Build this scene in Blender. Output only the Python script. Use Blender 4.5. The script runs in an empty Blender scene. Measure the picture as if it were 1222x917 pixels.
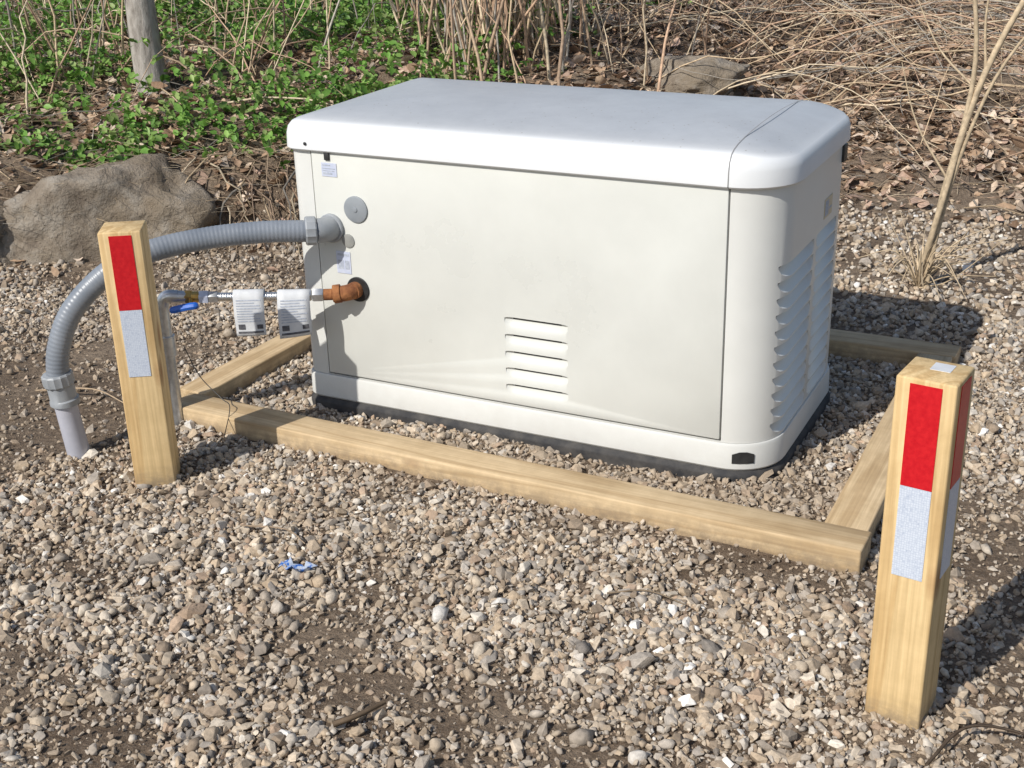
import bpy, bmesh, numpy as np, math, random
from mathutils import Vector, Matrix, Quaternion
from mathutils import noise as mn
random.seed(7); rng=np.random.default_rng(11)
scene=bpy.context.scene
# ---------------------------------------------------------------- utils
def link(o,parent=None):
    scene.collection.objects.link(o)
    if parent is not None: o.parent=parent
    return o
def empty(name,loc=(0,0,0)):
    e=bpy.data.objects.new(name,None); e.empty_display_size=.1; e.location=loc; return link(e)
def mesh_obj(name,verts,faces,mat=None,parent=None,smooth=None):
    me=bpy.data.meshes.new(name); me.from_pydata([tuple(v) for v in verts],[],[tuple(f) for f in faces]); me.update()
    bm=bmesh.new(); bm.from_mesh(me); bmesh.ops.recalc_face_normals(bm,faces=bm.faces); bm.to_mesh(me); bm.free()
    if smooth is not None:
        me.polygons.foreach_set("use_smooth",[True]*len(me.polygons)); me.set_sharp_from_angle(angle=math.radians(smooth))
    if mat: me.materials.append(mat)
    return link(bpy.data.objects.new(name,me),parent)
def np_mesh(name,V,F,mat=None,parent=None,col=None,smooth=False):
    me=bpy.data.meshes.new(name); n=len(V); m,k=F.shape
    me.vertices.add(n); me.vertices.foreach_set("co",V.astype(np.float32).ravel())
    me.loops.add(m*k); me.loops.foreach_set("vertex_index",F.astype(np.int32).ravel())
    me.polygons.add(m); me.polygons.foreach_set("loop_start",np.arange(0,m*k,k,dtype=np.int32))
    if smooth is True: me.polygons.foreach_set("use_smooth",np.ones(m,dtype=bool))
    elif smooth is not False: me.polygons.foreach_set("use_smooth",smooth)
    me.update(calc_edges=True)
    if col is not None:
        a=me.color_attributes.new("col",'FLOAT_COLOR','POINT'); a.data.foreach_set("color",np.hstack([col,np.ones((n,1))]).astype(np.float32).ravel())
    if mat: me.materials.append(mat)
    return link(bpy.data.objects.new(name,me),parent)
def box(name,x0,x1,y0,y1,z0,z1,mat,parent=None,bevel=0.0,seg=2):
    bm=bmesh.new(); bmesh.ops.create_cube(bm,size=1)
    for v in bm.verts: v.co=Vector(((x0+x1)/2+v.co.x*(x1-x0),(y0+y1)/2+v.co.y*(y1-y0),(z0+z1)/2+v.co.z*(z1-z0)))
    if bevel: bmesh.ops.bevel(bm,geom=bm.edges[:],offset=bevel,segments=seg,affect='EDGES',profile=.5)
    me=bpy.data.meshes.new(name); bm.to_mesh(me); bm.free()
    if bevel:
        me.polygons.foreach_set("use_smooth",[True]*len(me.polygons)); me.set_sharp_from_angle(angle=math.radians(50))
    me.materials.append(mat)
    return link(bpy.data.objects.new(name,me),parent)
def smoothpath(P,n=8):
    P=[Vector(p) for p in P]; Q=[P[0]*2-P[1]]+P+[P[-1]*2-P[-2]]; out=[]
    for i in range(1,len(Q)-2):
        for k in range(n):
            t=k/n; a,b,c,d=Q[i-1:i+3]
            out.append(.5*((2*b)+(c-a)*t+(2*a-5*b+4*c-d)*t*t+(3*b-a-3*c+d)*t**3))
    out.append(P[-1]); return out
def tube_data(P,R,sides=8,cap=True):
    P=[Vector(p) for p in P]; n=len(P)
    if not hasattr(R,'__len__'): R=[R]*n
    V=[];F=[]
    t=(P[1]-P[0]).normalized(); a=t.orthogonal().normalized()
    for i in range(n):
        t2=(P[min(i+1,n-1)]-P[max(i-1,0)]).normalized()
        a=(a-t2*a.dot(t2)).normalized(); b=t2.cross(a)
        for k in range(sides):
            th=2*math.pi*k/sides; V.append(P[i]+(a*math.cos(th)+b*math.sin(th))*R[i])
    for i in range(n-1):
        for k in range(sides):
            F.append((i*sides+k,i*sides+(k+1)%sides,(i+1)*sides+(k+1)%sides,(i+1)*sides+k))
    if cap:
        F.append(tuple(range(sides))[::-1]); F.append(tuple((n-1)*sides+k for k in range(sides)))
    return V,F
def tube(name,P,R,mat,parent=None,sides=20,smooth=40,cap=True):
    V,F=tube_data(P,R,sides,cap); return mesh_obj(name,V,F,mat,parent,smooth)
def multi_tubes(name,paths,mat,parent=None,sides=5,cols=None,smooth=True):
    Vs=[];Fs=[];C=[];off=0
    for i,(P,R) in enumerate(paths):
        V,F=tube_data(P,R,sides,False); Vs+=V
        Fs+=[tuple(a+off for a in f) for f in F]; off+=len(V)
        if cols is not None: C+= [cols[i]]*len(V)
    return np_mesh(name,np.array([tuple(v) for v in Vs]),np.array(Fs),mat,parent,np.array(C) if cols is not None else None,smooth)
def boolean(target,cutter):
    m=target.modifiers.new("b",'BOOLEAN'); m.object=cutter; m.operation='DIFFERENCE'; m.solver='EXACT'
    dg=bpy.context.evaluated_depsgraph_get(); dg.update()
    me=bpy.data.meshes.new_from_object(target.evaluated_get(dg)); target.modifiers.clear()
    old=target.data; target.data=me; bpy.data.meshes.remove(old)
    bpy.data.objects.remove(cutter,do_unlink=True)
    me.polygons.foreach_set("use_smooth",[True]*len(me.polygons)); me.set_sharp_from_angle(angle=math.radians(30))
# ---------------------------------------------------------------- numpy noise
def _h(i,j,s):
    n=(i.astype(np.int64)*374761393+j.astype(np.int64)*668265263+s*1442695041)&0xffffffff
    n=((n^(n>>13))*1274126177)&0xffffffff
    return ((n^(n>>16))&0xffff)/65535.0
def vn(x,y,s=0):
    x=np.asarray(x,float);y=np.asarray(y,float)
    i=np.floor(x);j=np.floor(y);u=x-i;v=y-j;u=u*u*(3-2*u);v=v*v*(3-2*v)
    return (_h(i,j,s)*(1-u)+_h(i+1,j,s)*u)*(1-v)+(_h(i,j+1,s)*(1-u)+_h(i+1,j+1,s)*u)*v
def fbm(x,y,s=0,o=4):
    r=0;a=.5
    for k in range(o): r=r+a*(vn(x*2**k,y*2**k,s+k)-.5); a*=.5
    return r*2
def ss(a,b,x):
    t=np.clip((x-a)/(b-a),0,1); return t*t*(3-2*t)
BX=[-14,-3,-1.7,-.8,1,2,4,14];BY=[-6,-.3,.6,1.2,2.3,2.5,2.6,3.2]
def bank_s(x,y):
    return (y-np.interp(x,BX,BY))*.8
def HT(x,y):
    x=np.asarray(x,float);y=np.asarray(y,float)
    s=bank_s(x,y); wl=ss(.5,-.9,x)
    sn=s+.12*fbm(x*2.2,y*2.2,5)
    h=.26*wl*ss(0,.22,sn)
    sc=14*np.tanh(np.maximum(s,0)/14)
    h=h+wl*.10*np.maximum(sc-.2,0)+(1-wl)*.12*sc
    h=h+.010*fbm(x*2.5,y*2.5,1)+.006*fbm(x*11,y*11,9)+ss(0,1,s)*.09*fbm(x*1.2,y*1.2,3)+ss(-.1,.3,s)*.06*fbm(x*6,y*6,4)
    h=h+.16*ss(1.75,2.7,x)*ss(-.6,.6,y)*(1-ss(0,1,s))
    return h
def hz(x,y): return float(HT(np.array([x]),np.array([y]))[0])
# ---------------------------------------------------------------- materials
def mat(name,rough=.6,col=(.5,.5,.5),metal=0.0,spec=.5):
    m=bpy.data.materials.new(name); m.use_nodes=True; b=m.node_tree.nodes["Principled BSDF"]
    b.inputs["Base Color"].default_value=(*col,1); b.inputs["Roughness"].default_value=rough; b.inputs["Metallic"].default_value=metal
    b.inputs["Specular IOR Level"].default_value=spec
    return m,m.node_tree,b
def node(nt,t,**k):
    n=nt.nodes.new(t)
    for a,v in k.items(): setattr(n,a,v)
    return n
def ramp(nt,stops,interp='LINEAR'):
    r=nt.nodes.new("ShaderNodeValToRGB"); cr=r.color_ramp; cr.interpolation=interp
    while len(cr.elements)<len(stops): cr.elements.new(.5)
    for e,(p,c) in zip(cr.elements,stops): e.position=p; e.color=(*c,1) if len(c)==3 else c
    return r
def noise(nt,scale,detail=4,rough=.55,coord=None,dist=0):
    n=nt.nodes.new("ShaderNodeTexNoise"); n.inputs["Scale"].default_value=scale; n.inputs["Detail"].default_value=detail
    n.inputs["Roughness"].default_value=rough; n.inputs["Distortion"].default_value=dist
    if coord is not None: nt.links.new(coord,n.inputs["Vector"])
    return n
def bump(nt,b,h,strength=.3,dist=.01,prev=None):
    n=nt.nodes.new("ShaderNodeBump"); n.inputs["Strength"].default_value=strength; n.inputs["Distance"].default_value=dist
    nt.links.new(h,n.inputs["Height"]); 
    if prev: nt.links.new(prev.outputs[0],n.inputs["Normal"])
    nt.links.new(n.outputs[0],b.inputs["Normal"]); return n
def objco(nt,scale=None):
    t=nt.nodes.new("ShaderNodeTexCoord"); 
    if scale is None: return t.outputs["Object"]
    mp=nt.nodes.new("ShaderNodeMapping"); mp.inputs["Scale"].default_value=scale; nt.links.new(t.outputs["Object"],mp.inputs[0]); return mp.outputs[0]
def noisy(name,c1,c2,scale=20,rough=.6,metal=0,spec=.5,bs=0,bd=.002,bscale=None,detail=5,lo=.35,hi=.65):
    m,nt,b=mat(name,rough,c1,metal,spec); co=objco(nt); n=noise(nt,scale,detail,.6,co)
    r=ramp(nt,[(lo,c1),(hi,c2)]); nt.links.new(n.outputs[0],r.inputs[0]); nt.links.new(r.outputs[0],b.inputs["Base Color"])
    if bs:
        n2=noise(nt,bscale or scale*3,4,.6,co); bump(nt,b,n2.outputs[0],bs,bd)
    return m
def mixc(nt,fac,a,b,mode='MIX'):
    mx=node(nt,"ShaderNodeMix",data_type='RGBA',blend_type=mode)
    for s,v in ((0,fac),(6,a),(7,b)):
        if isinstance(v,(int,float)): mx.inputs[s].default_value=v
        elif isinstance(v,tuple): mx.inputs[s].default_value=(*v,1)
        else: nt.links.new(v,mx.inputs[s])
    return mx.outputs[2]
def ground_mat():
    m,nt,b=mat("soil",.95,(.1,.08,.06),0,.2); co=objco(nt)
    n1=noise(nt,3,8,.65,co); n2=noise(nt,60,6,.7,co); n3=noise(nt,300,3,.6,co)
    r=ramp(nt,[(.3,(.14,.102,.072)),(.5,(.21,.162,.118)),(.7,(.30,.24,.18))]); nt.links.new(n1.outputs[0],r.inputs[0])
    r2=ramp(nt,[(.3,(.5,.47,.45)),(.7,(1.35,1.3,1.25))]); nt.links.new(n2.outputs[0],r2.inputs[0])
    c=mixc(nt,1.0,r.outputs[0],r2.outputs[0],'MULTIPLY')
    v=node(nt,"ShaderNodeTexVoronoi"); v.inputs["Scale"].default_value=190; nt.links.new(co,v.inputs["Vector"])
    r3=ramp(nt,[(.0,(.5,.45,.38)),(.22,(.28,.23,.18)),(.3,(0,0,0))]); nt.links.new(v.outputs["Distance"],r3.inputs[0])
    c=mixc(nt,.45,c,r3.outputs[0],'LIGHTEN'); nt.links.new(c,b.inputs["Base Color"])
    p=bump(nt,b,n2.outputs[0],.9,.02); bump(nt,b,n3.outputs[0],.6,.004,p)
    return m
M_soil=ground_mat()
def wood_mat(name,axis,c=((.62,.44,.22),(.52,.34,.15),(.40,.24,.095))):
    m,nt,b=mat(name,.7,c[0],0,.25)
    sc=[9,9,9]; sc[axis]=.55; co=objco(nt,tuple(sc)); co0=objco(nt)
    n=noise(nt,1.2,3,.5,co,.6)
    w=node(nt,"ShaderNodeMath",operation='MULTIPLY'); w.inputs[1].default_value=30; nt.links.new(n.outputs[0],w.inputs[0])
    s=node(nt,"ShaderNodeMath",operation='SINE'); nt.links.new(w.outputs[0],s.inputs[0])
    s2=node(nt,"ShaderNodeMath",operation='MULTIPLY_ADD'); s2.inputs[1].default_value=.5; s2.inputs[2].default_value=.5; nt.links.new(s.outputs[0],s2.inputs[0])
    r=ramp(nt,[(0,c[0]),(.6,c[0]),(1,c[1])]); nt.links.new(s2.outputs[0],r.inputs[0])
    sc2=[160,160,160]; sc2[axis]=4; n2=noise(nt,1,4,.6,objco(nt,tuple(sc2)))
    r2=ramp(nt,[(.25,(.76,.74,.70)),(.7,(1.1,1.1,1.1))]); nt.links.new(n2.outputs[0],r2.inputs[0])
    c1=mixc(nt,1.0,r.outputs[0],r2.outputs[0],'MULTIPLY')
    sk=[7,7,7]; sk[axis]=3.2; v=node(nt,"ShaderNodeTexVoronoi"); v.inputs["Scale"].default_value=1; nt.links.new(objco(nt,tuple(sk)),v.inputs["Vector"])
    rk=ramp(nt,[(.0,(1,1,1)),(.09,(.55,.55,.55)),(.15,(0,0,0))]); nt.links.new(v.outputs["Distance"],rk.inputs[0])
    c2=mixc(nt,rk.outputs[0],c1,(.30,.15,.06))
    n3=noise(nt,9,6,.65,co0); r3=ramp(nt,[(.3,(.82,.79,.74)),(.65,(1.05,1.05,1.05))]); nt.links.new(n3.outputs[0],r3.inputs[0])
    c3=mixc(nt,1.0,c2,r3.outputs[0],'MULTIPLY')
    g=node(nt,"ShaderNodeNewGeometry"); sz_=node(nt,"ShaderNodeSeparateXYZ"); nt.links.new(g.outputs["Position"],sz_.inputs[0])
    mr=node(nt,"ShaderNodeMapRange"); mr.inputs["From Min"].default_value=.0; mr.inputs["From Max"].default_value=.055; mr.inputs["To Min"].default_value=.9; mr.inputs["To Max"].default_value=.0; nt.links.new(sz_.outputs[2],mr.inputs[0])
    nd=noise(nt,40,5,.7,co0); rd=ramp(nt,[(.35,(.1,)*3),(.6,(1,)*3)]); nt.links.new(nd.outputs[0],rd.inputs[0])
    mm=node(nt,"ShaderNodeMath",operation='MULTIPLY'); nt.links.new(mr.outputs[0],mm.inputs[0]); nt.links.new(rd.outputs[0],mm.inputs[1])
    c3=mixc(nt,mm.outputs[0],c3,(.24,.18,.12))
    nt.links.new(c3,b.inputs["Base Color"]); bump(nt,b,n2.outputs[0],.35,.0012); return m
M_woodz=wood_mat("pine_post_wood",2,((.67,.495,.265),(.565,.39,.19),(.4,.24,.1))); M_woodx=wood_mat("pine_timber_wood",0,((.58,.44,.27),(.47,.34,.195),(.4,.24,.1)))
def paint_mat(name,c,rough,mott=.04,dust=0.0,dust_shade_c=(.42,.43,.44)):
    m,nt,b=mat(name,rough,c,0,.5); co=objco(nt)
    n=noise(nt,3.5,6,.6,co); lo=tuple(v*(1-mott) for v in c); hi=tuple(v*(1+mott) for v in c)  # colour mottling imitates cloudy soft reflections in the paint
    r=ramp(nt,[(.35,lo),(.65,hi)]); nt.links.new(n.outputs[0],r.inputs[0])
    sx=node(nt,"ShaderNodeSeparateXYZ"); nt.links.new(co,sx.inputs[0])
    mr=node(nt,"ShaderNodeMapRange"); mr.inputs["From Min"].default_value=.0; mr.inputs["From Max"].default_value=.18; mr.inputs["To Min"].default_value=.45; mr.inputs["To Max"].default_value=0; nt.links.new(sx.outputs[2],mr.inputs[0])
    n2=noise(nt,30,6,.7,co); mm=node(nt,"ShaderNodeMath",operation='MULTIPLY'); nt.links.new(mr.outputs[0],mm.inputs[0]); nt.links.new(n2.outputs[0],mm.inputs[1])
    cc=mixc(nt,mm.outputs[0],r.outputs[0],(.34,.30,.25))
    if dust:  # dust plus the dimmer top shading, mixed into colour on upward faces
        g=node(nt,"ShaderNodeNewGeometry"); sn=node(nt,"ShaderNodeSeparateXYZ"); nt.links.new(g.outputs["Normal"],sn.inputs[0])
        m2=node(nt,"ShaderNodeMapRange"); m2.inputs["From Min"].default_value=.80; m2.inputs["From Max"].default_value=.975; m2.inputs["To Max"].default_value=dust; nt.links.new(sn.outputs[2],m2.inputs[0])
        nd=noise(nt,7,8,.7,co); rd=ramp(nt,[(.3,(.72,)*3),(.7,(1,)*3)]); nt.links.new(nd.outputs[0],rd.inputs[0])
        m3=node(nt,"ShaderNodeMath",operation='MULTIPLY'); nt.links.new(m2.outputs[0],m3.inputs[0]); nt.links.new(rd.outputs[0],m3.inputs[1])
        cc=mixc(nt,m3.outputs[0],cc,dust_shade_c)
        vs=node(nt,"ShaderNodeTexVoronoi"); vs.inputs["Scale"].default_value=55; nt.links.new(co,vs.inputs["Vector"])
        rs=ramp(nt,[(.0,(1,1,1)),(.08,(.7,.7,.7)),(.13,(0,0,0))]); nt.links.new(vs.outputs["Distance"],rs.inputs[0])
        ns=noise(nt,4,2,.5,co); rq=ramp(nt,[(.42,(0,0,0)),(.55,(1,1,1))]); nt.links.new(ns.outputs[0],rq.inputs[0])
        m4=node(nt,"ShaderNodeMath",operation='MULTIPLY'); nt.links.new(rs.outputs[0],m4.inputs[0]); nt.links.new(rq.outputs[0],m4.inputs[1])
        m5=node(nt,"ShaderNodeMath",operation='MULTIPLY'); nt.links.new(m4.outputs[0],m5.inputs[0]); nt.links.new(m2.outputs[0],m5.inputs[1])
        cc=mixc(nt,m5.outputs[0],cc,(.20,.17,.13))
    nt.links.new(cc,b.inputs["Base Color"])
    n3=noise(nt,700,2,.5,co); p=bump(nt,b,n3.outputs[0],.05,.001); nw=noise(nt,2.2,2,.5,co); bump(nt,b,nw.outputs[0],.25,.03,p)
    rr=ramp(nt,[(.3,(rough*.8,)*3),(.7,(rough*1.3,)*3)]); nt.links.new(n.outputs[0],rr.inputs[0]); nt.links.new(rr.outputs[0],b.inputs["Roughness"])
    return m
M_panel=paint_mat("cream_panel_paint",(.575,.578,.54),.30,.045)
M_body=paint_mat("cream_corner_paint",(.63,.63,.60),.36)
M_lid=paint_mat("white_lid_plastic",(.65,.66,.665),.42,.03,.92,(.34,.355,.375))
M_black=noisy("black_plastic",(.012,.012,.013),(.03,.03,.03),30,.5)
M_slitshade=noisy("louver_shade_dark",(.03,.03,.03),(.06,.06,.058),300,.7)  # near-black colour put in as the shade inside the louver slits
M_pad=noisy("black_pad",(.018,.018,.02),(.06,.055,.05),25,.75,bs=.3)
M_greycap=noisy("grey_plastic",(.22,.24,.26),(.27,.29,.31),20,.45)
M_conduit=noisy("grey_conduit",(.165,.185,.215),(.215,.235,.265),14,.38)
M_fit=noisy("grey_fitting",(.24,.255,.27),(.31,.325,.34),20,.45)
M_pvc=noisy("pale_pvc",(.36,.365,.41),(.43,.43,.48),15,.4)
M_rust=noisy("rusted_iron",(.16,.055,.02),(.34,.14,.05),45,.9,bs=.6,bd=.003)
M_steel=noisy("galvanised_steel",(.45,.46,.47),(.62,.63,.64),60,.35,.85)
M_braid=noisy("stainless_flex",(.55,.56,.57),(.75,.75,.76),60,.3,.9)
M_brass=noisy("brass",(.50,.30,.08),(.62,.42,.14),40,.35,.9)
M_blue=noisy("blue_handle",(.01,.08,.38),(.02,.13,.55),30,.4)
M_bluew=noisy("blue_white_plastic",(.02,.12,.42),(.45,.5,.58),70,.35,lo=.45,hi=.55)
M_paper=noisy("paper",(.50,.51,.53),(.60,.61,.62),25,.7)
M_ink=noisy("ink",(.05,.05,.06),(.12,.12,.13),90,.7)
M_lightink=noisy("light_ink",(.30,.33,.40),(.45,.48,.54),150,.7)
M_labelblue=noisy("label_film",(.45,.49,.62),(.54,.57,.66),60,.35)
M_red=noisy("red_reflective_tape",(.46,.005,.012),(.56,.012,.018),120,.35)
def hex_mat():
    m,nt,b=mat("white_reflective_tape",.35,(.6,.62,.68)); co=objco(nt)
    v=node(nt,"ShaderNodeTexVoronoi",feature='DISTANCE_TO_EDGE'); v.inputs["Scale"].default_value=260; v.inputs["Randomness"].default_value=.15; nt.links.new(co,v.inputs["Vector"])
    r=ramp(nt,[(.0,(.37,.42,.52)),(.12,(.55,.59,.66)),(.3,(.62,.66,.72))]); nt.links.new(v.outputs[0],r.inputs[0]); nt.links.new(r.outputs[0],b.inputs["Base Color"]); return m
M_white=hex_mat()
def vcol_mat(name,rough=.8,scale=40,transl=0,var=.25,spec=.2,bs=.3):
    m,nt,b=mat(name,rough,(.3,.3,.3),0,spec); a=node(nt,"ShaderNodeAttribute",attribute_name="col"); co=objco(nt)
    n=noise(nt,scale,5,.6,co); r=ramp(nt,[(.3,(1-var,)*3),(.7,(1+var,)*3)]); nt.links.new(n.outputs[0],r.inputs[0])
    c=mixc(nt,1.0,a.outputs["Color"],r.outputs[0],'MULTIPLY'); nt.links.new(c,b.inputs["Base Color"])
    if bs: bump(nt,b,n.outputs[0],bs,.003)
    if transl:
        t=node(nt,"ShaderNodeBsdfTranslucent"); nt.links.new(c,t.inputs[0]); ms=node(nt,"ShaderNodeMixShader"); ms.inputs[0].default_value=transl
        nt.links.new(b.outputs[0],ms.inputs[1]); nt.links.new(t.outputs[0],ms.inputs[2]); nt.links.new(ms.outputs[0],nt.nodes["Material Output"].inputs[0])
    return m
M_leaf=vcol_mat("green_leaf",.5,60,.3,.2,.35,.1); M_litter=vcol_mat("dead_leaf",.85,70,.15); M_cane=vcol_mat("dry_cane",.8,60,0,.3); M_stone=vcol_mat("gravel_stone",.85,130,0,.22,.25,.5)
def bark_mat():
    m,nt,b=mat("bark",.95,(.2,.18,.15),0,.1); co=objco(nt,(30,30,9)); n=noise(nt,1.2,7,.65,co); r=ramp(nt,[(.3,(.16,.14,.12)),(.5,(.33,.30,.265)),(.7,(.45,.42,.38))])
    nt.links.new(n.outputs[0],r.inputs[0]); nt.links.new(r.outputs[0],b.inputs["Base Color"]); bump(nt,b,n.outputs[0],.8,.01); return m
M_bark=bark_mat()
def rock_mat():
    m,nt,b=mat("rock",.95,(.3,.28,.25),0,.2); co=objco(nt); n=noise(nt,6,9,.65,co); r=ramp(nt,[(.3,(.15,.115,.085)),(.46,(.27,.225,.175)),(.6,(.35,.31,.26)),(.74,(.45,.42,.37))])
    nt.links.new(n.outputs[0],r.inputs[0]); n2=noise(nt,3.5,6,.65,co); r2=ramp(nt,[(.48,(0,0,0)),(.60,(.7,.7,.7))]); nt.links.new(n2.outputs[0],r2.inputs[0])
    nt.links.new(mixc(nt,r2.outputs[0],r.outputs[0],(.20,.155,.105)),b.inputs["Base Color"])
    n3=noise(nt,35,6,.7,co); p=bump(nt,b,n.outputs[0],1.0,.06); bump(nt,b,n3.outputs[0],.8,.010,p)
    return m
M_rock=rock_mat()
# ---------------------------------------------------------------- ground sheet
def build_ground():
    N=420; t=np.linspace(-1,1,N); k=5.2
    gx=.9*np.sinh(k*t)-.2; gy=.9*np.sinh(k*t)+.6
    X,Y=np.meshgrid(gx,gy); Z=HT(X.ravel(),Y.ravel())
    V=np.stack([X.ravel(),Y.ravel(),Z],1); i=np.arange(N*N).reshape(N,N)
    F=np.stack([i[:-1,:-1].ravel(),i[:-1,1:].ravel(),i[1:,1:].ravel(),i[1:,:-1].ravel()],1)
    return np_mesh("ground",V,F,M_soil,smooth=True)
build_ground()
# ---------------------------------------------------------------- scatter helper
def rotmats(rx,ry,rz):
    cx,sx,cy,sy,cz,sz=np.cos(rx),np.sin(rx),np.cos(ry),np.sin(ry),np.cos(rz),np.sin(rz)
    R=np.empty((len(rx),3,3))
    R[:,0,0]=cz*cy;R[:,0,1]=cz*sy*sx-sz*cx;R[:,0,2]=cz*sy*cx+sz*sx
    R[:,1,0]=sz*cy;R[:,1,1]=sz*sy*sx+cz*cx;R[:,1,2]=sz*sy*cx-cz*sx
    R[:,2,0]=-sy;R[:,2,1]=cy*sx;R[:,2,2]=cy*cx
    return R
def scatter(protos,faces,pos,R,scl,col,pick):
    nv=protos.shape[1]; P=protos[pick]*scl[:,None,:]; V=np.einsum('nij,nkj->nki',R,P)+pos[:,None,:]
    F=faces[None]+(np.arange(len(pos))*nv)[:,None,None]
    return V.reshape(-1,3),F.reshape(-1,faces.shape[1]),np.repeat(col,nv,axis=0)
def hull_proto(seed,nv,bev=0):
    """angular crushed-stone chip: convex hull of random points"""
    r=random.Random(seed); bm=bmesh.new(); pts=[]
    while len(pts)<nv:
        d=Vector((r.gauss(0,1),r.gauss(0,1),r.gauss(0,1))).normalized()
        if all((d-p).length>.55 for p in pts) or r.random()<.01: pts.append(d)
    for d in pts: bm.verts.new(d*r.uniform(.9,1.1))
    bmesh.ops.convex_hull(bm,input=bm.verts[:]); loose=[v for v in bm.verts if not v.link_faces]; bmesh.ops.delete(bm,geom=loose,context='VERTS')
    if bev:
        bmesh.ops.bevel(bm,geom=bm.edges[:],offset=bev,segments=1,affect='EDGES'); bmesh.ops.triangulate(bm,faces=bm.faces[:])
    bm.verts.index_update(); V=np.array([tuple(v.co) for v in bm.verts]); F=np.array([[v.index for v in f.verts] for f in bm.faces]); bm.free(); return V,F
def round_proto(seed):
    bm=bmesh.new(); bmesh.ops.create_icosphere(bm,subdivisions=1,radius=1); r=random.Random(seed)
    pl=[(Vector((r.gauss(0,1),r.gauss(0,1),r.gauss(0,1))).normalized(),r.uniform(.45,.8)) for _ in range(8)]
    for v in bm.verts:
        for d,c in pl:
            e=v.co.dot(d)
            if e>c: v.co-=d*(e-c)
        v.co*=1+r.uniform(-.1,.1)
    V=np.array([tuple(v.co) for v in bm.verts]); F=np.array([[v.index for v in f.verts] for f in bm.faces]); bm.free(); return V,F
PAL=np.array([(.44,.35,.255),(.36,.32,.275),(.50,.415,.315),(.26,.20,.145),(.56,.485,.39),(.42,.325,.225),(.32,.275,.225),(.46,.415,.36),(.38,.275,.195),(.63,.575,.495),(.76,.73,.68),(.21,.19,.17)])
PW=np.array([.15,.12,.15,.11,.10,.12,.08,.08,.06,.04,.015,.035]); PW/=PW.sum()
def in_gen(x,y,m=0): return (x>.0-m)&(x<1.2+m)&(y>0-m)&(y<.6+m)
GV=[];GF=[];GC=[];GS=[];goff=0
def lay(n,x0,x1,y0,y1,rm,rsd,thr,protos):
    global goff
    x=rng.uniform(x0,x1,n);y=rng.uniform(y0,y1,n); s=bank_s(x,y)
    d=fbm(x*1.4+3,y*1.4,21,4)+.35*fbm(x*6,y*6,33,2)
    bare=np.exp(-(((x-.98)/.42)**2+((y+.98)/.13)**2))*.85+np.exp(-(((x-.62)/.14)**2+((y+.75)/.25)**2))*.6+np.exp(-(((x-1.78)/.2)**2+((y+.5)/.5)**2))*.6+np.exp(-(((x+.95)/.35)**2+((y+.1)/.3)**2))*.5+np.exp(-(((x-1.35)/.2)**2+((y+1.15)/.12)**2))*.65+np.exp(-(((x-.05)/.2)**2+((y+.85)/.1)**2))*.5+np.exp(-(((x+.35)/.16)**2+((y+.35)/.1)**2))*.5
    bare=bare*(.7+.9*vn(x*9,y*9,44))
    prob=np.clip(thr-1.0*ss(.02,.45,d)*(.9)-bare,0.12,1)
    prob=prob*(1-ss(-.10,.22,s+.15*fbm(x*3,y*3,8)))
    frame=(x>-.25)&(x<1.4)&(y>-.2)&(y<.9); prob=np.where(frame,1,prob)
    k=(rng.random(n)<prob)&~in_gen(x,y,-.03); x=x[k];y=y[k];d=d[k];bare=bare[k];m=len(x)
    r=np.clip(rng.lognormal(math.log(rm),rsd,m),.0022,.021)
    z=HT(x,y)+r*rng.uniform(-.2,.5,m)+np.where(rng.random(m)<.2,.005,0)
    scl=np.stack([r*rng.uniform(1.0,1.65,m),r*rng.uniform(.8,1.15,m),r*rng.uniform(.5,.95,m)],1)
    col=PAL[rng.choice(len(PAL),m,p=PW)]*rng.uniform(.78,1.18,m)[:,None]
    dusty=(.12+.5*np.clip(ss(.0,.5,d)+bare,0,1))[:,None]; col=col*(1-dusty)+np.array([.29,.225,.16])*dusty
    pos=np.stack([x,y,z],1); Rm=rotmats(rng.normal(0,.55,m),rng.normal(0,.55,m),rng.uniform(0,6.28,m)); pk=rng.integers(0,len(protos),m)
    for i,(PV,PF,sm) in enumerate(protos):
        q=pk==i; c=int(q.sum())
        V,F,C=scatter(PV[None],PF,pos[q],Rm[q],scl[q],col[q],np.zeros(c,int))
        GV.append(V);GF.append(F+goff);GC.append(C);GS.append(np.full(len(F),sm)); goff+=len(V)
P_big=[(*hull_proto(100+i,9+i%5,.07),False) for i in range(14)]+[(*round_proto(200+i),True) for i in range(6)]
P_far=[(*hull_proto(300+i,11),False) for i in range(14)]+[(*round_proto(400+i),True) for i in range(5)]
P_fine=[(*hull_proto(500+i,9),False) for i in range(12)]
lay(74000,-1.8,2.2,-1.6,1.3,.0067,.36,1.04,P_far)
lay(8000,.0,2.0,-1.6,-.3,.0086,.30,.8,P_big)
lay(19000,-1.0,2.7,1.2,3.1,.0083,.30,.98,P_far)
lay(95000,-1.4,2.0,-1.6,1.0,.0036,.30,1.22,P_fine)
np_mesh("gravel",np.vstack(GV),np.vstack(GF),M_stone,None,np.vstack(GC),np.concatenate(GS))
del GV,GF,GC
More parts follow.
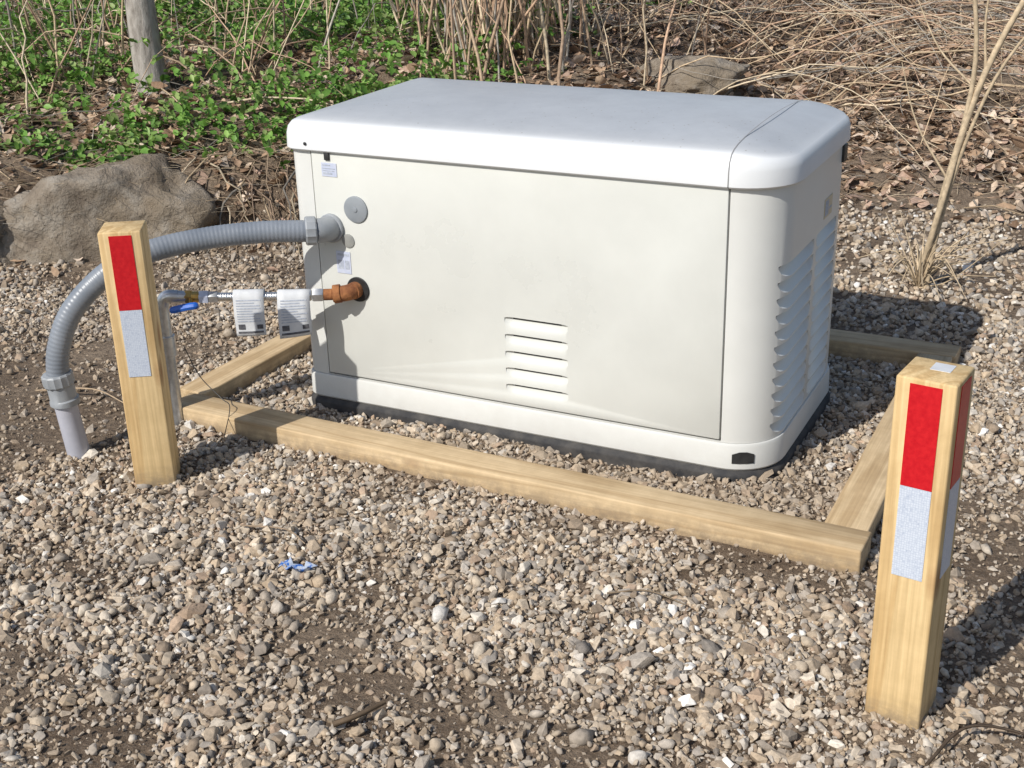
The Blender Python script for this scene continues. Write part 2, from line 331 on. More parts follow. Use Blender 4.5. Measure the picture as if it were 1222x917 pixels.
# ---------------------------------------------------------------- vegetation & litter
def scatter_xy(n,x0,x1,y0,y1,pf):
    x=rng.uniform(x0,x1,n);y=rng.uniform(y0,y1,n); k=rng.random(n)<pf(x,y); return x[k],y[k]
def leaf_protos(cnt):
    out=[]
    for i in range(cnt):
        r=random.Random(i); ws=[.10,.46,.40,.05]; c1=r.uniform(-.5,.9); c2=r.uniform(-.6,.6); pts=[]
        for a,w in enumerate(ws):
            yy=a/3
            for b in (-1,0,1):
                xx=b*w*r.uniform(.75,1.15); pts.append((xx,yy-.5+r.uniform(-.05,.05),abs(xx)*c1*.9+(yy-.5)**2*c2*1.4+r.uniform(-.04,.04)))
        out.append(pts)
    F=[]
    for a in range(3):
        for b in range(2): F.append((a*3+b,a*3+b+1,(a+1)*3+b+1,(a+1)*3+b))
    return np.array(out),np.array(F)
LP,LF=leaf_protos(14)
TX,TY=-2.00,1.80
def greenmask(x,y):
    s=bank_s(x,y)
    g=ss(-.45,-1.2,x)*ss(.08,.3,s)
    return g*np.clip(.50+1.8*fbm(x*1.3+7,y*1.3,61,3),0,1)*(1-np.exp(-((x-TX-.06)**2+(y-TY+.08)**2)/.025))
def litter_p(x,y):
    s=bank_s(x,y)+.12*fbm(x*3,y*3,71)
    return ss(-.08,.22,s)*(1-.5*greenmask(x,y))*np.clip(.85+.8*fbm(x*1.5,y*1.5,77),.4,1)+.010*(s<0)*(((x<-.5)&(y>-.4))|(x>1.5))
LC=np.array([(.44,.32,.22),(.38,.26,.17),(.50,.39,.29),(.31,.21,.14),(.54,.44,.35),(.43,.30,.225),(.24,.155,.10)])
x,y=scatter_xy(88000,-5.6,3.2,-.2,7.5,litter_p); m=len(x)
sz=np.clip(rng.lognormal(math.log(.034),.40,m),.014,.085)
V,F,C=scatter(LP,LF,np.stack([x,y,HT(x,y)+rng.uniform(.0,.020,m)],1),rotmats(rng.normal(0,.45,m),rng.normal(0,.45,m),rng.uniform(0,6.28,m)),np.stack([sz*rng.uniform(.6,1,m),sz*rng.uniform(1,1.3,m),sz],1),LC[rng.integers(0,7,m)]*rng.uniform(.75,1.3,m)[:,None],rng.integers(0,14,m))
np_mesh("leaf_litter",V,F,M_litter,None,C,True)
paths=[];cols=[]
def cane(x,y,h,lean,az,r,bend=0,seg=6,z=None,jit=.02):
    P=[];z0=hz(x,y)-.01 if z is None else z
    for i in range(seg+1):
        t=i/seg; d=lean*t+bend*t*t
        P.append(Vector((x+math.cos(az)*d+random.gauss(0,jit)*t*h,y+math.sin(az)*d+random.gauss(0,jit)*t*h,z0+h*t-abs(bend)*.35*t*t)))
    return P,[max(r*(1-.65*i/seg),.0006) for i in range(seg+1)]
CC=[(.42,.32,.21),(.34,.25,.17),(.50,.41,.29),(.28,.20,.14),(.37,.25,.17),(.30,.27,.23)]
x,y=scatter_xy(12000,-5.2,3,.2,7,lambda x,y: ss(-.05,.2,bank_s(x,y))*.8)
Z=HT(x,y)
for a,b,c in zip(x,y,Z):
    paths.append(cane(a,b,random.uniform(.005,.09),random.uniform(.05,.26),random.uniform(0,6.28),random.uniform(.0009,.0018),random.uniform(-.05,.1),4,z=c+.006,jit=.1)); cols.append(np.array(random.choice(CC))*random.uniform(1.0,1.45))
for i in range(380):
    a=random.uniform(-2.8,-.6); b=float(np.interp(a,BX,BY))+random.uniform(.10,.4); paths.append(cane(a,b,random.uniform(.03,.12),random.uniform(.1,.28),random.gauss(-1.1,.7),.0013,.05,5,jit=.08)); cols.append(np.array(CC[random.choice((0,2))])*random.uniform(.9,1.3))
multi_tubes("dead_grass",paths,M_cane,None,3,cols)
paths=[];cols=[]
x,y=scatter_xy(2000,-5,3,-.4,7.5,lambda x,y: ss(-.05,.2,bank_s(x,y))*.45+.012)
for a,b in zip(x,y):
    L=random.uniform(.08,.55);az=random.uniform(0,6.28);r=random.uniform(.0015,.0045);P=[];h0=random.uniform(.004,.05)
    n_=5;az2=az
    cx,cy_=a,b
    for i in range(n_+1):
        P.append(Vector((cx,cy_,hz(cx,cy_)+h0+random.uniform(0,.012)))); az2+=random.gauss(0,.22); cx+=math.cos(az2)*L/n_; cy_+=math.sin(az2)*L/n_
    if in_gen(cx,cy_,.15) or in_gen(a,b,.15): continue
    paths.append((P,[r*(1-.5*i/n_) for i in range(n_+1)])); cols.append(np.array(random.choice(CC))*random.uniform(.6,1.3))
for i in range(60):
    a=random.uniform(-1.3,-.55); b=float(np.interp(a,BX,BY))+random.uniform(.08,.3); z0=hz(a,b); az=random.gauss(-1.0,.5); L=random.uniform(.15,.4); P=[]
    for k in range(7):
        t=k/6; P.append(Vector((a+math.cos(az)*L*t*.7+random.gauss(0,.012),b+math.sin(az)*L*t*.7+random.gauss(0,.012),z0+.02-.28*t*t*random.uniform(.7,1)+.02*math.sin(3*t))))
    r=random.uniform(.002,.006); paths.append((P,[r*(1-.6*k/6) for k in range(7)])); cols.append(np.array(random.choice(CC))*random.uniform(.5,1.0))
for pts,r,c in (([(1.68,-.80,.012),(1.72,-.72,.035),(1.79,-.69,.03),(1.88,-.70,.02)],.003,(.07,.05,.035)),([(.80,-1.10,.015),(.83,-1.07,.022),(.85,-1.02,.02)],.006,(.12,.085,.055)),([(.25,-.62,.015),(.35,-.60,.018),(.42,-.63,.015)],.002,(.3,.22,.15)),([(-.7,-.25,.02),(-.55,-.2,.03),(-.42,-.22,.018)],.003,(.4,.3,.2)),([(1.05,-.55,.012),(1.12,-.52,.018),(1.2,-.53,.013)],.002,(.2,.15,.1))):
    P=smoothpath(pts,5); paths.append((P,[r*(1-.4*i/len(P)) for i in range(len(P))])); cols.append(np.array(c))
multi_tubes("fallen_twigs",paths,M_cane,None,4,cols)
paths=[];cols=[]
def thick(n,fx,fy,h,lean,r,jit=.03,az=None,bend=(0,.3),bright=1.0):
    for i in range(n):
        a,b=fx(),fy(); paths.append(cane(a,b,random.uniform(*h),random.uniform(*lean),random.uniform(0,6.28) if az is None else random.gauss(*az),random.uniform(*r),random.uniform(*bend),8,jit=jit)); cols.append(np.array(random.choice(CC))*random.uniform(.75,1.25)*bright)
U_=random.uniform; G_=random.gauss
thick(170,lambda:G_(-.96,.20),lambda:G_(3.0,.30),(.5,1.6),(.02,.38),(.003,.009),bright=1.25)
thick(90,lambda:U_(-1.8,-.1),lambda:U_(2.9,4.4),(.4,1.5),(.05,.5),(.002,.006),bright=1.15)
thick(110,lambda:U_(-4.2,-1.4),lambda:U_(1.9,4.2),(.5,1.5),(.02,.3),(.002,.0055),bright=1.25)
thick(40,lambda:U_(-3.0,-2.2),lambda:U_(1.3,2.2),(.4,1.3),(.02,.35),(.003,.0065),bright=1.3)
thick(8,lambda:U_(-1.9,-1.4),lambda:U_(1.8,2.3),(.7,1.2),(.1,.5),(.003,.006),az=(.4,.3),bright=1.3)
for i in range(120):
    a,b=U_(-1.2,.6),U_(3.0,5.2); L=U_(.7,2.0); az=G_(.15,.4); H=U_(.08,.55); P=[];n_=12;z0=hz(a,b)
    for k in range(n_+1):
        t=k/n_; P.append(Vector((a+math.cos(az)*L*t,b+math.sin(az)*L*t+G_(0,.012),z0+H*4*t*(1-t)*.8+G_(0,.010)-.05*t)))
    r=U_(.002,.0055); paths.append((P,[r*(1-.6*k/n_) for k in range(n_+1)])); cols.append(np.array(random.choice(CC))*U_(.9,1.4))
for i in range(60):
    a,b=U_(-3.6,-1.3),U_(1.6,3.3); L=U_(.5,1.3); az=U_(0,6.28); H=U_(.05,.3); P=[];n_=9;z0=hz(a,b)+.03
    for k in range(n_+1):
        t=k/n_; xx,yy=a+math.cos(az)*L*t,b+math.sin(az)*L*t; P.append(Vector((xx,yy,hz(xx,yy)+.04+H*4*t*(1-t)+G_(0,.006))))
    r=U_(.002,.005); paths.append((P,[r*(1-.6*k/n_) for k in range(n_+1)])); cols.append(np.array(random.choice(CC))*U_(.9,1.35))
thick(130,lambda:U_(-.2,2.2),lambda:U_(2.9,7.5),(.1,.7),(.05,.5),(.0015,.004),bright=1.2)
multi_tubes("dry_brush",paths,M_cane,None,5,cols)
# green ground cover
lf=np.array([(0,0,0),(.27,.22,.05),(.30,.6,.07),(0,1.05,-.05),(-.30,.6,.07),(-.27,.22,.05),(0,.5,-.03)]); lF=np.array([(6,0,1),(6,1,2),(6,2,3),(6,3,4),(6,4,5),(6,5,0)])
x,y=scatter_xy(26000,-5.4,-.3,.9,5.6,greenmask); m=len(x)
h=rng.uniform(.02,.19,m)*np.clip(.75+1.5*fbm(x*1.8,y*1.8,91),.3,1.7); zb=HT(x,y); K=5
pos=[];rx=[];ry=[];rz=[];sc=[];cl=[]
GCc=np.array([(.14,.28,.05),(.18,.33,.065),(.10,.21,.035),(.24,.38,.095),(.27,.36,.115)])
base_c=GCc[rng.integers(0,5,m)]*rng.uniform(.75,1.25,m)[:,None]
for k in range(K):
    az=rng.uniform(0,6.28)+k*2*math.pi/K+rng.normal(0,.4,m); rr=rng.uniform(.0,.02,m)
    pos.append(np.stack([x-np.sin(az)*rr,y+np.cos(az)*rr,zb+h-rng.uniform(0,.03,m)],1)); rx.append(rng.normal(-.15,.5,m)); ry.append(rng.normal(0,.4,m)); rz.append(az)
    q=rng.uniform(.020,.046,m); sc.append(np.stack([q*rng.uniform(.7,1.1,m),q,q],1)); cl.append(base_c*rng.uniform(.85,1.15,m)[:,None])
pos=np.vstack(pos);V,F,C=scatter(lf[None],lF,pos,rotmats(np.concatenate(rx),np.concatenate(ry),np.concatenate(rz)),np.vstack(sc),np.vstack(cl),np.zeros(len(pos),int))
np_mesh("green_groundcover",V,F,M_leaf,None,C,False)
def rock(loc,s,seed,rot=0,rough=1.0):
    bm=bmesh.new(); bmesh.ops.create_icosphere(bm,subdivisions=5,radius=1); r=random.Random(seed)
    pl=[(Vector((r.gauss(0,1),r.gauss(0,1),r.gauss(0,.8))).normalized(),r.uniform(.6,.9)) for _ in range(11)]
    for v in bm.verts:
        for d,c in pl:
            e=v.co.dot(d)
            if e>c: v.co-=d*(e-c)*.92
        v.co*=1+rough*(.14*mn.noise(v.co*1.8+Vector((seed,0,0)))+.07*mn.noise(v.co*5+Vector((seed,0,0)))+.025*mn.noise(v.co*15))
        v.co=Vector((v.co.x*s[0],v.co.y*s[1],v.co.z*s[2]))
    me=bpy.data.meshes.new("boulder"); bm.to_mesh(me); bm.free(); me.polygons.foreach_set("use_smooth",[True]*len(me.polygons)); me.materials.append(M_rock)
    o=link(bpy.data.objects.new("boulder",me)); o.location=loc; o.rotation_euler=(0,0,rot)
rock((-1.52,.93,.03),(.48,.29,.28),3,.55,1.5)
rock((-2.0,.60,.04),(.36,.27,.30),8,.7,1.5)
rock((-1.05,1.16,.02),(.12,.10,.09),5,.9)
rock((-.14,3.25,.29),(.34,.20,.11),11,.3,1.3)
rock((-2.1,3.75,.50),(.34,.2,.15),14,.2)
rock((-2.9,3.4,.5),(.25,.2,.13),17,.2)
rock((-1.62,4.6,.52),(.4,.25,.2),23,.1)
# tree
TR=empty("tree",(TX,TY,hz(TX,TY)))
tr=smoothpath([(0,0,-.15),(0,0,.0),(-.012,.0,.15),(-.03,.01,.6),(-.05,.02,1.6),(.02,.05,3.0),(0,.0,4.6)],6)
tube("trunk",tr,[max(.084-.006*min(1,i/8)-.0011*i,.02) if i>6 else .108-.0035*i for i in range(len(tr))],M_bark,TR,16,180)
paths=[];cols=[];tips=[]
def limb(p,d,L,r,dep):
    P=[p];q=d.copy()
    for i in range(6):
        q=(q+Vector((G_(0,.12),G_(0,.12),.04))).normalized(); P.append(P[-1]+q*L/6)
    paths.append((P,[r*(1-.6*i/6) for i in range(7)])); cols.append((.26,.22,.18))
    if dep<3:
        for k in range(3): 
            j=random.randint(2,6); limb(P[j],(q+Vector((G_(0,.6),G_(0,.6),G_(.1,.4)))).normalized(),L*.6,r*.5,dep+1)
    else: tips.extend(P[2:])
for i in range(9):
    j=random.randint(16,len(tr)-2); az=i*2.4; limb(tr[j],Vector((math.cos(az),math.sin(az),.7)).normalized(),U_(.9,1.5),.024,0)
multi_tubes("limbs",paths,M_cane,TR,5,cols)
tp=np.array([tuple(t) for t in tips]); tp=tp[rng.integers(0,len(tp),3500)]+rng.normal(0,.04,(3500,3)); m=len(tp)
q=rng.uniform(.02,.04,m)
V,F,C=scatter(lf[None],lF,tp,rotmats(rng.normal(0,.6,m),rng.normal(0,.6,m),rng.uniform(0,6.28,m)),np.stack([q,q,q],1),np.tile([.14,.24,.05],(m,1))*rng.uniform(.7,1.3,m)[:,None],np.zeros(m,int))
np_mesh("foliage",V,F,M_leaf,TR,C)
# bare sapling
SP=empty("bare_sapling",(1.245,1.52,hz(1.245,1.52)))
paths=[];cols=[]
def stem(pts,r0,r1):
    P=smoothpath(pts,5); paths.append((P,[r0+(r1-r0)*i/(len(P)-1) for i in range(len(P))])); cols.append(np.array((.46,.36,.24))*U_(.85,1.15))
stem([(0,0,-.05),(.03,.02,.16),(.05,.03,.34),(.12,.06,.66),(.24,.11,.95),(.42,.2,1.3)],.014,.007)
stem([(-.02,.02,-.05),(.03,.0,.2),(.07,.04,.45),(.09,.05,.7),(.05,.05,1.0),(.0,.05,1.4)],.011,.005)
stem([(.02,-.01,-.05),(.04,.02,.2),(.10,.05,.5),(.20,.1,.74),(.42,.2,1.0)],.009,.003)
stem([(.12,.06,.66),(.1,.1,.85),(.14,.1,1.1)],.005,.002); stem([(.05,.03,.34),(-.06,.05,.5),(-.12,.05,.68)],.004,.0015)
stem([(.09,.05,.62),(-.02,.08,.72),(-.10,.1,.86)],.004,.0015); stem([(.2,.1,.85),(.3,.12,.86),(.42,.2,.92)],.004,.0015)
for i in range(40):
    az=U_(0,6.28);L=U_(.08,.28); stem([(0,0,0),(math.cos(az)*L*.4,math.sin(az)*L*.4,U_(.04,.14)),(math.cos(az)*L,math.sin(az)*L,U_(.0,.22))],.0028,.001)
multi_tubes("stems",paths,M_cane,SP,7,cols)
# ---------------------------------------------------------------- generator
GEN=empty("standby_generator")
X0,X1,Y0,Y1=0.0,1.20,0.0,.60; RAD=(.035,.11,.10,.05)
def outline(off,seg=10,minr=.012):
    pts=[]
    cs=[(X0,Y0,RAD[0],1,1,180),(X1,Y0,RAD[1],-1,1,270),(X1,Y1,RAD[2],-1,-1,0),(X0,Y1,RAD[3],1,-1,90)]
    for cx,cy,r,sx,sy,a0 in cs:
        ro=max(r+off,minr); ax=cx-sx*off+sx*ro; ay=cy-sy*off+sy*ro
        for k in range(seg+1):
            th=math.radians(a0+90*k/seg); pts.append((ax+ro*math.cos(th),ay+ro*math.sin(th)))
    return pts
def loft(name,rings,mt,parent,smooth=35,zf=None):
    V=[];F=[];m=None
    for z,off in rings:
        o=outline(off); m=len(o)
        V+=[(x,y,(zf(x,y,z) if zf else z)) for x,y in o]
    for i in range(len(rings)-1):
        for k in range(m): F.append((i*m+k,i*m+(k+1)%m,(i+1)*m+(k+1)%m,(i+1)*m+k))
    F.append(tuple(range(m))[::-1]); F.append(tuple((len(rings)-1)*m+k for k in range(m)))
    return mesh_obj(name,V,F,mt,parent,smooth)
loft("mounting_pad",[(-.05,.008),(.016,.012),(.022,.010),(.030,.002)],M_pad,GEN)
loft("base_skirt",[(.031,-.01),(.031,.003),(.036,.007),(.088,.006),(.094,.0035),(.0955,-.006)],M_body,GEN)
body=loft("enclosure",[(.0956,0),(.668,0)],M_body,GEN)
PX0,PX1,PZ0,PZ1=.068,1.088,.101,.672
boolean(body,box("c",PX0-.003,PX1+.003,-.1,.04,PZ0-.0045,.75,M_body))
panel=box("front_access_panel",PX0,PX1,-.003,.035,PZ0,PZ1,M_panel,GEN,.003,2)
def wedge(axis,a,b,zt,h,d,base):
    """pressed louver: overhanging lip on top, curved scoop emerging at the bottom, rounded ends"""
    V=[];F=[]
    ws=[a,a+.006,a+.018,(a+b)/2,b-.018,b-.006,b]; sc_=[.30,.72,1,1,1,.72,.30]
    for w,s_ in zip(ws,sc_):
        hh=h*(.35+.65*s_); dd=d*s_
        ring=[(-.01,zt-(1-s_)*.004),(0,zt-(1-s_)*.004),(dd,zt-.002-(1-s_)*.004),(dd,zt-.007-(1-s_)*.003),(dd*.72,zt-hh*.5),(dd*.33,zt-hh*.8),(0,zt-hh),(-.01,zt-hh-.002)]
        for dep,z in ring: V.append((w,base+dep,z) if axis=='y' else (base-dep,w,z))
    m=8
    for i in range(len(ws)-1):
        for k in range(m): F.append((i*m+k,i*m+(k+1)%m,(i+1)*m+(k+1)%m,(i+1)*m+k))
    F.append(tuple(range(m))[::-1]); F.append(tuple((len(ws)-1)*m+k for k in range(m)))
    return V,F
def join_wedges(lst,name):
    V=[];F=[]
    for v,f in lst:
        o=len(V); V+=v; F+=[tuple(q+o for q in g) for g in f]
    return mesh_obj(name,V,F,M_black)
slots=[wedge('y',.568,.727,.318-.0415*i,.027,.0085,-.003) for i in range(5)]
boolean(panel,join_wedges(slots,"c"))
side=[]
for i in range(11):
    side.append(wedge('x',.045,.285,.494-.036*i,.033,.021,1.20)); side.append(wedge('x',.305,.49,.494-.036*i,.033,.021,1.20))
boolean(body,join_wedges(side,"c"))
V=[];F=[]
def addbox(V,F,x0,x1,y0,y1,z0,z1):
    o=len(V); V+=[(x,y,z) for x in (x0,x1) for y in (y0,y1) for z in (z0,z1)]
    F+=[tuple(o+q for q in f) for f in ((0,1,3,2),(4,6,7,5),(0,4,5,1),(2,3,7,6),(0,2,6,4),(1,5,7,3))]
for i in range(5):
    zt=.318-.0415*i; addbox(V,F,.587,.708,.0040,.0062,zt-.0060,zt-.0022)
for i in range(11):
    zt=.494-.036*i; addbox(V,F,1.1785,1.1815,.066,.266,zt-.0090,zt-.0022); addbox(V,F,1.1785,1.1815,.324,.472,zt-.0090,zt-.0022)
mesh_obj("louver_slit_shade",V,F,M_slitshade,GEN)  # dark strips added deep in each louver to paint the slit shade
rings=[(.664,-.03),(.6735,-.002),(.665,.004),(.664,.010),(.668,.014),(.700,.0125),(.718,.008),(.731,-.002),(.739,-.018),(.745,-.045),(.750,-.09),(.754,-.15),(.757,-.22),(.758,-.27)]
def zf(x,y,z):
    if z>.705: z=z-(z-.705)/.05*.018*ss(1.06,1.22,x)-(z-.705)/.05*.008*ss(.1,-.02,x)
    return float(z)
lid=loft("lid",rings,M_lid,GEN,45,zf)
prof=[(-(o),z) for z,o in rings[3:]]; sx_=1.089
full=[(y-.0008,z+.0006) for y,z in prof]+[(Y1-y+.0008,z+.0006) for y,z in reversed(prof)]
V=[];F=[]
for i,(y,z) in enumerate(full): V+=[(sx_-.0011,y,zf(sx_,y,z)),(sx_+.0011,y,zf(sx_,y,z))]
for i in range(len(full)-1): F.append((2*i,2*i+1,2*i+3,2*i+2))
M_seam=noisy("seam_gap",(.20,.20,.20),(.26,.26,.26),30,.8); mesh_obj("lid_seam",V,F,M_seam,GEN)
def disc(name,c,axis,r0,r1,L,mt,parent,sides=28,start=0):
    c=Vector(c);ax=Vector(axis).normalized(); P=[c+ax*start,c+ax*(start+L*.75),c+ax*(start+L)]
    return tube(name,P,[r0,r0,r1],mt,parent,sides,35)
disc("knockout_cap",(.184,-.003,.533),(0,-1,0),.032,.029,.005,M_greycap,GEN)
disc("knockout_cap_center",(.184,-.0082,.533),(0,-1,0),.006,.004,.002,M_greycap,GEN)
disc("small_knockout",(.156,-.003,.453),(0,-1,0),.017,.015,.003,noisy("dull_grey",(.20,.20,.19),(.28,.28,.26),30,.6),GEN)
box("panel_lock",.107,.121,-.008,-.003,.645,.664,M_black,GEN,.0015)
disc("lid_screw",(.062,-.0145,.682),(0,-1,0),.004,.003,.002,M_black,GEN,10)
def label(x0,x1,z0,z1,base,lines,parent,nm="rating_label"):
    box(nm,x0,x1,-.0045,-.003,z0,z1,base,parent); V=[];F=[]
    for (a,b,c,d) in lines: addbox(V,F,x0+(x1-x0)*a,x0+(x1-x0)*b,-.0050,-.0044,z0+(z1-z0)*c,z0+(z1-z0)*d)
    mesh_obj(nm+"_print",V,F,M_lightink,parent)
label(.096,.138,.606,.638,M_labelblue,[(.08,.6,.78,.88),(.08,.9,.55,.62),(.08,.85,.38,.45),(.08,.7,.15,.3)],GEN)
label(.118,.158,.370,.425,M_labelblue,[(.1,.9,.8,.9),(.1,.5,.2,.6),(.6,.9,.2,.6)],GEN,"warning_label")
def corner_pt(th,r,z): return (X1-RAD[1]+r*math.cos(th),Y0+RAD[1]+r*math.sin(th),z)
V=[];F=[]; ths=[math.radians(a) for a in (284,292,300,308)]
for th in ths: V+=[corner_pt(th,.1185,.050),corner_pt(th,.1185,.078 if ths[0]<th<ths[-1] else .072)]
for i in range(3): F.append((2*i,2*i+1,2*i+3,2*i+2))
mesh_obj("tie_down_notch",V,F,M_black,GEN)
box("rear_latch",1.195,1.2055,.500,.535,.615,.655,M_black,GEN,.002)
V=[];F=[]; 
box("side_caution_label",1.2,1.2012,.36,.43,.515,.56,noisy("tan_label",(.50,.42,.28),(.58,.50,.36),80,.5),GEN)
addbox(V,F,1.2012,1.2016,.365,.395,.52,.555); addbox(V,F,1.2012,1.2016,.40,.425,.53,.535); mesh_obj("side_caution_print",V,F,M_lightink,GEN)
# ---------------------------------------------------------------- conduit
CON=empty("flexible_conduit")
path=smoothpath([(.104,-.040,.482),(.075,-.068,.486),(-.0,-.125,.491),(-.096,-.202,.488),(-.188,-.302,.474),(-.255,-.375,.437),(-.317,-.440,.36),(-.346,-.474,.274),(-.356,-.485,.19)],10)
def resample(P,step):
    out=[P[0]];acc=0
    for a,b in zip(P[:-1],P[1:]):
        L=(b-a).length; t=step-acc
        while t<=L: out.append(a.lerp(b,t/L)); t+=step
        acc=(L-(t-step))
    return out
rp=resample(path,.00245)
tube("corrugated_hose",rp,[.0256+.0008*(abs(math.sin(i*math.pi/4)))for i in range(len(rp))],M_conduit,CON,24,70)
disc("connector_flange",(.111,-.003,.481),(0,-1,0),.035,.033,.010,M_fit,CON,24)
def nut(name,c,d,r,L,mt,par,ribs=12):
    c=Vector(c);d=Vector(d).normalized();V,F=tube_data([c-d*L/2,c-d*L*.38,c+d*L*.38,c+d*L/2],[r*.93,r,r,r*.93],ribs*2)
    n=ribs*2
    for i,v in enumerate(V):
        q=i//n; ctr=(c-d*L/2,c-d*L*.38,c+d*L*.38,c+d*L/2)[q]
        if i%2: V[i]=ctr+(v-ctr)*.93
    return mesh_obj(name,V,F,mt,par,25)
el=smoothpath([(.111,-.010,.481),(.111,-.022,.482),(.106,-.036,.483),(.096,-.048,.484)],5)
tube("connector_elbow",el,.029,M_fit,CON,24)
nut("compression_nut",(.087,-.056,.485),(-.78,-.62,.03),.0345,.026,M_fit,CON,12)
nut("lower_nut",(-.355,-.484,.198),(0.06,.06,-1),.036,.03,M_fit,CON,14)
tube("lower_coupling",[(-.354,-.482,.186),(-.352,-.480,.150),(-.351,-.479,.147),(-.351,-.479,.135)],[.031,.031,.034,.034],M_fit,CON,24)
tube("stub_pipe",[(-.351,-.479,.14),(-.338,-.466,-.08)],.0265,M_pvc,CON,24)
# ---------------------------------------------------------------- gas line
GAS=empty("gas_pipe")
disc("pipe_hole_dark",(.174,-.0035,.334),(0,-1,0),.031,.030,.004,M_black,GEN)  # black disc painted in as the unlit hole around the pipe
def seg(name,a,b,r,mt,sides=20,par=GAS): return tube(name,[a,b],r,mt,par,sides,35)
seg("iron_nipple",Vector((.172,.02,.334)),Vector((.168,-.022,.333)),.0205,M_rust)
g=[(.168,-.016,.333),(.162,-.028,.332),(.148,-.038,.330),(.130,-.047,.329)]
tube("iron_elbow",smoothpath(g,5),.0195,M_rust,GAS,20)
seg("iron_collar",Vector((.146,-.0385,.331)),Vector((.131,-.046,.329)),.0225,M_rust)
u=Vector((-.888,-.45,.008)).normalized(); S=Vector((.128,-.048,.329))
def gp(t): return S+u*t+Vector((0,0,.0-.02*t*(.3-t)*4))
seg("brass_adapter",gp(0),gp(.02),.014,M_rust)
nut("hex_nut",gp(.034),u,.0175,.026,M_steel,GAS,3); nut("flare_nut",gp(.06),u,.0155,.02,M_steel,GAS,3)
fp=[gp(.065+i*.0015) for i in range(int((.285-.065)/.0015))]
tube("flex_connector",fp,[.0098+.0011*abs(math.sin(i*math.pi/4)) for i in range(len(fp))],M_braid,GAS,16,70)
nut("flare_nut_end",gp(.285),u,.0155,.022,M_steel,GAS,3); nut("hex_nut_end",gp(.308),u,.017,.022,M_labelblue,GAS,3)
seg("brass_valve_body",gp(.318),gp(.35),.0135,M_brass); nut("valve_hex",gp(.345),u,.017,.016,M_brass,GAS,3)
vp=gp(.335)
tube("valve_stem",[vp+Vector((.0,-.008,0)),vp+Vector((.012,-.026,-.01))],.005,M_brass,GAS,10)
hv=smoothpath([vp+Vector((.030,-.02,-.012)),vp+Vector((.012,-.028,-.014)),vp+Vector((-.012,-.036,-.020)),vp+Vector((-.035,-.044,-.026))],4)
tube("valve_handle",hv,[.005]+[.009]*(len(hv)-2)+[.007],M_blue,GAS,8)
e=gp(.39); seg("steel_elbow_run",gp(.35),e,.0145,M_steel)
tube("riser_pipe",smoothpath([e+u*-.02,e+u*.008,e+u*.02+Vector((0,0,-.02)),e+u*.022+Vector((0,0,-.08)),Vector((e.x-.018,e.y-.010,-.06))],6),.0155,M_steel,GAS,20)
seg("riser_coupling",e+u*.022+Vector((0,0,-.10)),e+u*.022+Vector((0,0,-.15)),.0205,M_steel)
tube("bonding_wire",smoothpath([(-.22,-.2,.2),(-.19,-.19,.12),(-.13,-.19,.07),(-.09,-.21,.06),(-.06,-.28,.012)],6),.0011,M_black,GAS,6)
def tag(name,c,zt,zb,w,lean,tw):
    par=empty(name); n=Vector((u.y,-u.x,0)).normalized(); 
    if n.y>0: n=-n
    c=Vector(c); H=zt-zb
    def prof_(f): return .0128+lean*f+.004*math.sin(f*4.2)
    def P(s,f,e=0):
        z=zt-.006-(H-.006)*f; o=prof_(f)+tw*s*f+.0025*math.cos(s*1.6)*f
        return (c.x-u.x*s*w/2+n.x*(o+e),c.y-u.y*s*w/2+n.y*(o+e),z+.003*s*f)
    V=[];F=[];nf=10;ns=5
    S_=[-1+2*k/(ns-1) for k in range(ns)]
    back=[(-.0128,zt-.03),(-.0128,zt-.006),(-.006,zt+.001),(.004,zt+.001)]
    for o,z in back:
        for s in S_: V.append((c.x-u.x*s*w/2+n.x*o,c.y-u.y*s*w/2+n.y*o,z))
    for i in range(nf+1):
        for s in S_: V.append(P(s,i/nf))
    rows=len(back)+nf+1
    for i in range(rows-1):
        for k in range(ns-1): F.append((i*ns+k,i*ns+k+1,(i+1)*ns+k+1,(i+1)*ns+k))
    o=mesh_obj("sheet",V,F,M_paper,par,80); sm=o.modifiers.new("s",'SOLIDIFY'); sm.thickness=.0004; sm.offset=0
    def q(s0,s1,f0,f1,V,F):
        for a in range(4):
            sa,sb=s0+(s1-s0)*a/4,s0+(s1-s0)*(a+1)/4; k=len(V); V+=[P(sa,f0,.0011),P(sb,f0,.0011),P(sb,f1,.0011),P(sa,f1,.0011)]; F.append((k,k+1,k+2,k+3))
    V=[];F=[]
    for j in range(9): q(-.82,(.8,.35,.7,.75,.2)[j%5],.12+.062*j,.145+.062*j,V,F)
    mesh_obj("printed_lines",V,F,M_lightink,par); V=[];F=[]
    q(-.85,.85,.88,.93,V,F); q(-.8,-.35,.70,.83,V,F); q(.45,.85,.72,.83,V,F); mesh_obj("printed_block",V,F,M_ink,par)
tag("paper_tag",gp(.20),.345,.236,.074,.010,.006)
tag("paper_tag",gp(.092),.342,.232,.078,.014,-.005)
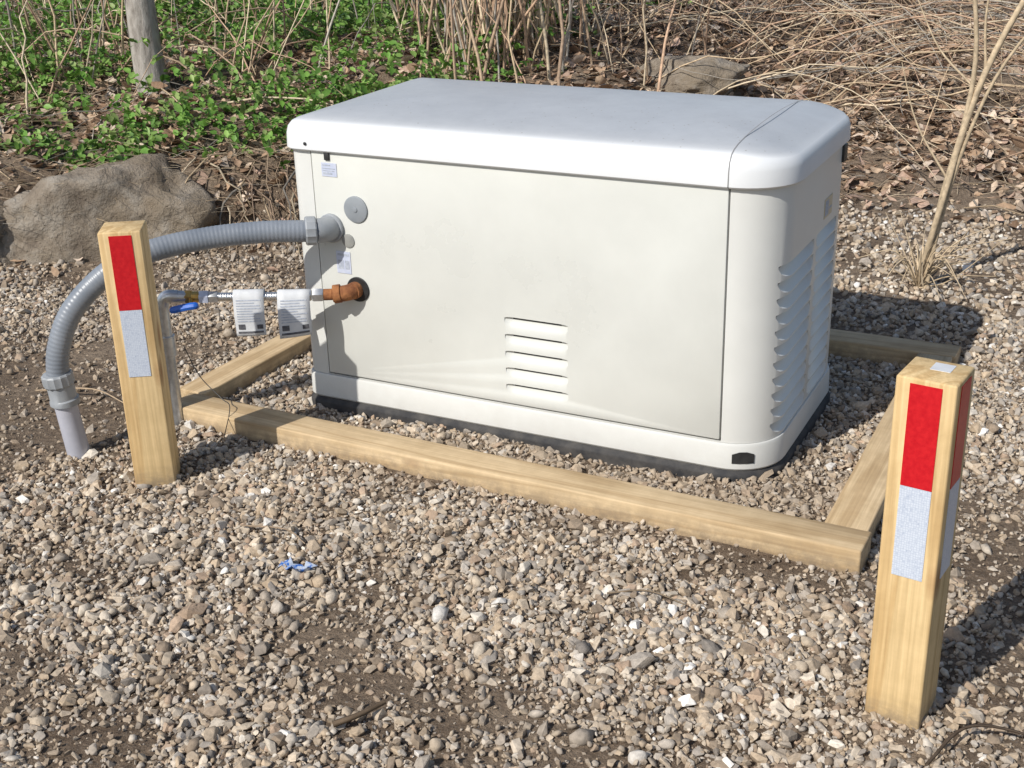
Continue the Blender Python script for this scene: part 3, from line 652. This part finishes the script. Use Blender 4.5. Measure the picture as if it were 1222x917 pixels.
# ---------------------------------------------------------------- posts
def post(px,py,ang,h,sides_tape,z0=-.3):
    par=empty("wooden_post",(px,py,0)); par.rotation_euler=(0,0,ang); w=.089
    box("post_timber",0,w,0,w,z0,h,M_woodz,par,.0035,2)
    def tape(face):
        for nm,zt,zb,mt,pr in (("red_tape",h-.008,h-.172,M_red,.0012),("white_tape",h-.1725,h-.325,M_white,.0012)):
            if face=='f': box(nm,.022,.069,-pr,.001,zb,zt,mt,par)
            else: box(nm,w-.001,w+pr,.022,.069,zb,zt,mt,par)
    for f in sides_tape: tape(f)
    return par
pl_=post(-.0963,-.5520,.5761,.593,'f'); pr_=post(1.563,-.7003,-.1325,.595,'fr')
box("paper_label",.035,.065,.045,.075,.5945,.5958,M_paper,pr_)
# ---------------------------------------------------------------- timber frame
FR=empty("timber_frame")
def timber(name,a,b,zt0,zt1,w=.089,h=.089):
    a=Vector(a);b=Vector(b);L=(b-a).length; ang=math.atan2(b.y-a.y,b.x-a.x)
    o=box(name,0,L,-w/2,w/2,-h,0,M_woodx,FR,.004,2); o.location=(a.x,a.y,zt0); o.rotation_euler=(0,-math.atan2(zt1-zt0,L),ang); return o
timber("front_timber",(-.27,-.186),(1.462,-.232),.045,.052)
timber("left_timber",(-.272,-.138),(-.250,.96),.046,.045)
timber("right_timber",(1.410,-.184),(1.408,.84),.048,.045)
timber("back_timber",(-.2,.89),(1.46,.89),.048,.044)
V=[];F=[]; rs=random.Random(4); N=7
for i in range(N):
    for j in range(4): V.append((.455+.070*(i/(N-1)-.5)+rs.gauss(0,.006),-.714+.030*(j/3-.5)+rs.gauss(0,.006),.010+abs(rs.gauss(.006,.009))))
for i in range(N-1):
    for j in range(3): F.append((i*4+j,i*4+j+1,(i+1)*4+j+1,(i+1)*4+j))
mesh_obj("plastic_scrap",V,F,M_bluew,None,80)
# ---------------------------------------------------------------- world, light, camera
SA=Vector((-.33,-.945,0)).normalized(); el_=math.radians(41)
sun=bpy.data.lights.new("sun",'SUN'); sun.energy=4.7; sun.angle=math.radians(.6); sun.color=(1,.965,.905)
so=link(bpy.data.objects.new("sun",sun)); dirv=-(SA*math.cos(el_)+Vector((0,0,math.sin(el_)))); so.rotation_euler=dirv.to_track_quat('-Z','Y').to_euler(); so.location=(-2,-5,6)
w=bpy.data.worlds.new("World"); scene.world=w; w.use_nodes=True; nt=w.node_tree; sk=nt.nodes.new("ShaderNodeTexSky"); sk.sky_type='NISHITA'; sk.sun_disc=False; sk.sun_elevation=el_; sk.sun_rotation=math.atan2(SA.x,SA.y)
bg=nt.nodes["Background"]; bg.inputs[1].default_value=.115; nt.links.new(sk.outputs[0],bg.inputs[0])
yaw,pitch,roll=-0.4715,0.3958,-0.0282
cy,sy=math.cos(yaw),math.sin(yaw); cp,sp=math.cos(pitch),math.sin(pitch)
Fv=Vector((sy*cp,cy*cp,-sp)); rv=Vector((cy,-sy,0)); uv=rv.cross(Fv); R=rv*math.cos(roll)+uv*math.sin(roll); U=-rv*math.sin(roll)+uv*math.cos(roll)
cam=bpy.data.cameras.new("camera"); cam.lens=36*1549.8/1222; cam.sensor_width=36; cam.clip_end=500; cam.clip_start=.05
co=link(bpy.data.objects.new("camera",cam)); co.matrix_world=Matrix(((R.x,U.x,-Fv.x,1.8556),(R.y,U.y,-Fv.y,-2.4995),(R.z,U.z,-Fv.z,1.3228),(0,0,0,1))); scene.camera=co
scene.view_settings.view_transform='Standard'; scene.view_settings.look='None'; scene.view_settings.exposure=0
